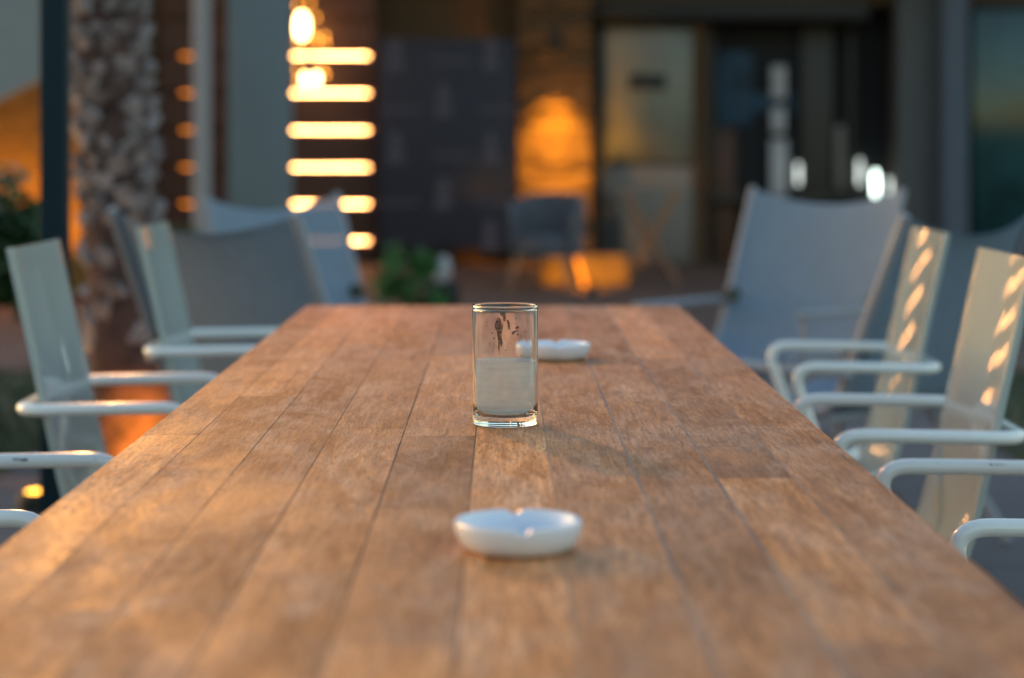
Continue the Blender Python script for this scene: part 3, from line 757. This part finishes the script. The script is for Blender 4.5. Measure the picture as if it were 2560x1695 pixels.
# stone clad pillar with a downlight
a_, b_ = atd(1197, 0, HZ - .25), atd(1368, 0, HZ - .25); pw = b_.x - a_.x
sp = empty('stone_pillar', ((a_.x + b_.x) / 2, HZ - .25, .007), label='rough stone clad pillar lit amber by a wall lamp', cat='pillar')
link('core', boxm((-pw / 2 + .01, .03, 0), (pw / 2 - .01, .36, 3.59)), M['stone'], sp)
bm = bmesh.new(); z = .0; rs = random.Random(4)
while z < 3.5:
    h_ = rs.uniform(.06, .13); x = -pw / 2
    while x < pw / 2 - .02:
        w_ = min(rs.uniform(.14, .34), pw / 2 - x)
        if pw / 2 - x - w_ < .08: w_ = pw / 2 - x
        box(bm, (x + .004, -rs.uniform(.0, .055), z + .004), (x + w_ - .004, .06, min(z + h_, 3.58) - .004), .008, 1); x += w_
    z += h_
link('cladding', bm, M['stone'], sp)
def wall_lamp(x, y, d, energy, label, spot=70, tz=-1.2):
    p = atd(x, y, d)
    root = empty('wall_lamp', p, label=label, cat='lamp')
    bm = bmesh.new(); lathe(bm, [(0, .10), (.045, .10), (.05, .09), (.05, -.09), (.046, -.10), (.042, -.085), (0, -.085)], 28); bmesh.ops.recalc_face_normals(bm, faces=bm.faces); link('housing', bm, M['black'], root)
    link('bracket', boxm((-.02, .045, -.03), (.02, .36, .03), .004), M['black'], root)
    bm = bmesh.new(); lathe(bm, [(0, -.088), (.040, -.088), (.038, -.096), (0, -.097)], 24); bmesh.ops.recalc_face_normals(bm, faces=bm.faces); link('bulb', bm, M['glowdim'], root)
    lamp('downlight', 'SPOT', (0, 0, -.17), energy, (1.0, .40, .02), .05, Vector((0, .26, tz)), spot, 1.0, root)
    return root
wall_lamp(1285, 92, HZ - .60, 105, 'round amber downlight fixed high on the stone pillar', 58, -1.0)
root = empty('floor_spotlight', (sp.location.x + .08, HZ - .85, .0065), label='small black floor spotlight washing up the stone pillar behind the tub chair', cat='light')
bm = bmesh.new(); lathe(bm, [(0, 0), (.05, 0), (.05, .05), (0, .055)], 20); bmesh.ops.recalc_face_normals(bm, faces=bm.faces); link('housing', bm, M['black'], root)
lamp('pillar_beam', 'SPOT', (0, 0, .09), 48, (1.0, .40, .02), .04, (0, .55, .95), 56, 1.0, root)
# low stone plinth lit from the floor
plinth = tag(link('stone_plinth', boxm((.29, 16.75, .0065), (1.0, 17.15, .243), .015), M['stone']), 'low stone block glowing amber behind the legs of the tub chair', 'plinth')
root = empty('floor_spotlight', (.66, 15.75, .0065), label='small black floor spotlight aimed at the low amber stone block', cat='light')
bm = bmesh.new(); lathe(bm, [(0, 0), (.05, 0), (.05, .05), (0, .055)], 20); bmesh.ops.recalc_face_normals(bm, faces=bm.faces); link('housing', bm, M['black'], root)
lamp('plinth_beam', 'SPOT', (0, 0, .09), 34, (1.0, .42, .015), .03, (0, 1.0, .06), 44, .5, root)

# banner with a repeated faded print
ban = empty('banner_board', (atd(1032, 0, HZ - .5).x, HZ - .5, 0), label='tall dark plum display board with faded repeated emblems', cat='board')
bx0, bx1 = atd(874, 0, HZ - .5).x - ban.location.x, atd(1192, 0, HZ - .5).x - ban.location.x
bz1, bz0 = atd(0, 90, HZ - .5).z, atd(0, 575, HZ - .5).z
link('panel', boxm((bx0, 0, bz0), (bx1, .03, bz1), .004), M['board'], ban)
def emblem(bm, x, y, kind):
    p = atd(x, y, HZ - .5) - Vector(ban.location)
    if kind == 'v':
        for s, (w_, h_, dz_) in enumerate(((.055, .10, .05), (.075, .10, -.075), (.035, .06, .13))):
            box(bm, (p.x - w_, -.004, p.z + dz_ - h_ / 2), (p.x + w_, -.0005, p.z + dz_ + h_ / 2), .001, 1)
    else:
        for k in range(7):
            xx = p.x - .16 + k * .052
            box(bm, (xx, -.004, p.z - .03), (xx + .034, -.0005, p.z + .03 - (k % 3) * .008), .001, 1)
for x, y in ((915, 130), (1135, 130), (1025, 237), (915, 345), (1135, 345), (1025, 452), (1132, 548)):
    bm = bmesh.new(); emblem(bm, x, y, 'v'); link('printed_emblem', bm, M['mark'], ban, smooth=False)
for x, y in ((1040, 140), (920, 253), (1150, 253), (1045, 360), (920, 468), (1140, 468)):
    bm = bmesh.new(); emblem(bm, x, y, 't'); link('printed_line', bm, M['mark'], ban, smooth=False)
for x in (bx0 + .1, bx1 - .13): link('foot', boxm((x, -.15, .008), (x + .03, .18, bz0 - .001), .003), M['black'], ban)

# dark louvred screen with glowing strips
scr = empty('louvred_screen', (atd(640, 0, HZ - .2).x, HZ - .2, 0), label='dark red brown louvred timber screen with glowing warm light strips', cat='screen')
sx0, sx1 = atd(372, 0, HZ - .2).x - scr.location.x, atd(868, 0, HZ - .2).x - scr.location.x
rows = [129, 215, 301, 387, 472, 557, 643, -128, -214, 44, -42]
rz_ = sorted([atd(0, y, HZ - .2).z for y in rows if atd(0, y, HZ - .2).z > .15])
bm = bmesh.new(); prev = .02
for z in rz_ + [3.3]:
    top = z - .022 if z < 3.2 else z
    box(bm, (sx0, 0, prev), (sx1, .04, top), .003, 1); prev = z + .022
link('boards', bm, M['slat'], scr, smooth=False)
link('backing', boxm((sx0, .07, .02), (sx1, .09, 3.3)), M['slat'], scr, smooth=False)
for y in (129, 215, 301, 387, 472, 557):
    z = atd(0, y, HZ - .2).z
    for x0, x1 in ((560, 851), (418, 446)):
        a, b = atd(x0, 0, HZ - .2).x - scr.location.x, atd(x1, 0, HZ - .2).x - scr.location.x
        bar = link('light_strip', boxm((a, .012, z - .0045), (b, .03, z + .0045), .0015), M['glowbar'] if x0 > 500 else M['glowdim'], scr)
        bar['label'] = 'long bright light strip' if x0 > 500 else 'short dim light strip'
# lamps hanging in front of the screen
def pendant(x, y, d, sc, label):
    p = atd(x, y, d); root = empty('hanging_lamp', p, label=label, cat='lamp', group='warm lamps hanging before the louvred screen')
    bm = bmesh.new(); lathe(bm, [(0, -.16 * sc), (.035 * sc, -.15 * sc), (.055 * sc, -.09 * sc), (.05 * sc, .03 * sc), (.025 * sc, .10 * sc), (0, .105 * sc)], 24); bmesh.ops.recalc_face_normals(bm, faces=bm.faces); link('bulb', bm, M['glowlamp'], root)
    bm = bmesh.new(); lathe(bm, [(.0, .16 * sc), (.03 * sc, .155 * sc), (.08 * sc, .085 * sc), (.076 * sc, .082 * sc), (.028 * sc, .108 * sc)], 24); link('shade', bm, M['black'], root)
    bm = bmesh.new(); tube(bm, [(0, 0, .15 * sc), (0, 0, 3.6 - p.z)], .006, 6); link('cord', bm, M['black'], root)
    return root
pendant(699, 52, HZ - .5, .95, 'large glowing warm lamp hanging highest before the louvred screen')
pendant(706, 178, HZ - .6, .40, 'small glowing warm lamp hanging between the two upper light strips')
pendant(732, 176, HZ - .55, .40, 'small glowing warm lamp beside its twin between the upper light strips')
d = HZ - .75; p0 = atd(700, 100, d)
root = empty('string_lights', p0, label='tangle of tiny amber bulbs round the glowing hanging lamps', cat='lights')
cord = []
for q, (x, y) in enumerate(((688, 12), (716, 6), (730, 40), (722, 78), (690, 96), (712, 98), (735, 92), (750, 84), (752, 100), (688, 160), (752, 172), (690, 186), (745, 160))):
    p = atd(x, y, d) - p0; cord.append(Vector((p.x, p.y, p.z + .03)))
    bm = bmesh.new(); lathe(bm, [(0, -.022), (.014, -.014), (.016, 0), (.008, .018), (0, .02)], 12); bmesh.ops.recalc_face_normals(bm, faces=bm.faces)
    b = link('bulb', bm, M['glowtiny'], root); b.location = p
bm = bmesh.new(); tube(bm, smooth_path([Vector((cord[0].x, cord[0].y, 3.6 - p0.z))] + cord, 1), .004, 5); link('cable', bm, M['black'], root)

# cold little lamps on the window ledge
for x, y, h, m, lb in ((1846, 402, .10, 'glowcolddim', 'slim cold white lamp left on the window ledge'), (1988, 398, .12, 'glowcolddim', 'dim cold lamp left of the brightest ledge lamp'),
                 (2024, 425, .12, 'glowcold', 'brightest cold white lamp on the window ledge'), (2056, 430, .07, 'glowcolddim', 'dim cold lamp right of the brightest ledge lamp')):
    d = HZ + .22; p = atd(x, y, d)
    root = empty('ledge_lamp', p, label=lb, cat='lamp', group='cold white lamps on the window ledge')
    bm = bmesh.new(); lathe(bm, [(0, -h), (.014, -h), (.017, -h * .5), (.017, h * .6), (.010, h), (0, h * 1.02)], 16); bmesh.ops.recalc_face_normals(bm, faces=bm.faces); link('glass_tube', bm, M[m], root)
    zl = atd(0, 452, HZ + .18).z
    bm = bmesh.new(); lathe(bm, [(0, min(zl - p.z, -h - .01)), (.022, min(zl - p.z, -h - .01)), (.018, -h - .002), (0, -h - .002)], 16); link('holder', bm, M['black'], root)

# tub chair, crossed wooden stand and dark bag on the terrace
tub = empty('tub_chair', (atd(1265, 0, 16.2).x, 16.2, .007), R(-18), label='grey upholstered tub chair with wooden legs on the terrace', cat='chair')
tub.scale = (.90, .90, .90)
bm = bmesh.new()
n_ = 24; inner, outer = [], []
for lvl, (zb) in enumerate((.34, .0)): pass
def tubring(r, z, drop):
    vs = []
    for k in range(n_ + 1):
        a = R(-30) + R(240) * k / n_
        zz_ = z - drop * (abs(k / n_ - .5) * 2) ** 2
        vs.append(bm.verts.new((r * math.cos(a), r * math.sin(a) * .95, zz_)))
    return vs
A0 = tubring(.30, .28, 0); A1 = tubring(.33, .82, .20); A2 = tubring(.27, .82, .20); A3 = tubring(.245, .28, 0)
for P, Q in ((A0, A1), (A1, A2), (A2, A3), (A3, A0)):
    for k in range(n_): bm.faces.new((P[k], P[k + 1], Q[k + 1], Q[k]))
for k in (0, n_): bm.faces.new((A0[k], A1[k], A2[k], A3[k]))
bmesh.ops.recalc_face_normals(bm, faces=bm.faces); link('backrest', bm, M['greyseat'], tub, angle=50)
bm = bmesh.new(); lathe(bm, [(0, .28), (.235, .28), (.243, .30), (.243, .42), (.22, .45), (0, .455)], 32); bmesh.ops.recalc_face_normals(bm, faces=bm.faces); link('seat', bm, M['greyseat'], tub)
for sx, sy in ((-1, -1), (1, -1), (1, 1), (-1, 1)):
    bm = bmesh.new(); tube(bm, [(sx * .20, sy * .18, .279), (sx * .27, sy * .24, .0)], [.024, .014], 10); link('leg', bm, M['brownwood'], tub)
st = empty('folding_stand', (atd(1505, 0, 17.2).x, 17.2, .007), R(1), label='wooden folding stand with crossed legs before the glass door', cat='stand')
for y in (-.12, .12):
    for s in (-1, 1):
        bm = bmesh.new(); dy = .012 * s
        tube(bm, [(-.20 * s, y + dy, .70), (.20 * s, y + dy, .0)], .020, 8); link('leg', bm, M['brownwood'], st)
bm = bmesh.new()
for s in (-1, 1): tube(bm, [(s * .205, -.21, .71), (s * .205, .21, .71)], .018, 8)
link('top_rail', bm, M['brownwood'], st)
bag = atd(1412, 0, 18.6)
bm = bmesh.new(); lathe(bm, [(0, 0), (.13, 0), (.15, .05), (.14, .30), (.09, .46), (.05, .50), (0, .505)], 24); bmesh.ops.recalc_face_normals(bm, faces=bm.faces)
for v in bm.verts: v.co.y *= .6; v.co += Vector((mnoise.noise(v.co * 9), mnoise.noise(v.co * 9 + Vector((5, 0, 0))), 0)) * .02
link_ = link('rubbish_sack', bm, M['black']); tag(link_, 'upright black sack standing between tub chair and folding stand', 'sack'); link_.location = (bag.x, 18.6, .007); link_.scale = (.75, .75, 1.35)

# left background: canvas awning over an amber lit garden wall
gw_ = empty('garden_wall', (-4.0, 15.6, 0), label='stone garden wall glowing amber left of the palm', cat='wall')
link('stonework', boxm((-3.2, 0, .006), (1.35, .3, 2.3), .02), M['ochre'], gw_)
aw = empty('canvas_awning', (-4.2, 14.6, 0), label='sloping pale grey canvas awning above the garden wall', cat='awning')
A = atd(-330, 398, 14.6); B = atd(160, 150, 14.6)
bm = bmesh.new()
pts = [(A.x + 4.2, A.z), (B.x + 4.2, B.z), (B.x + 4.2, B.z + 1.3), (A.x + 4.2, A.z + 1.3)]
f0 = [bm.verts.new((x, 0, z)) for x, z in pts]; f1 = [bm.verts.new((x, .03, z)) for x, z in pts]
bm.faces.new(f0); bm.faces.new(f1[::-1])
for k in range(4): bm.faces.new((f0[k], f0[(k + 1) % 4], f1[(k + 1) % 4], f1[k]))
bmesh.ops.recalc_face_normals(bm, faces=bm.faces); link('canvas', bm, M['awning'], aw)
for x in (A.x + 4.25, B.x + 4.15):
    bm = bmesh.new(); tube(bm, [(x, .06, .007), (x, .06, 2.9)], .02, 10); link('awning_post', bm, M['pipe'], aw)
root = empty('garden_wall_lamp', (-3.55, 15.35, 0), label='black spotlight standing at the foot of the amber garden wall', cat='light')
bm = bmesh.new(); lathe(bm, [(0, .006), (.05, .006), (.05, .06), (0, .065)], 20); bmesh.ops.recalc_face_normals(bm, faces=bm.faces); link('housing', bm, M['black'], root)
lamp('wall_beam', 'SPOT', (0, 0, .09), 34, (1.0, .40, .0), .03, (0, .24, 1.2), 130, .6, root)
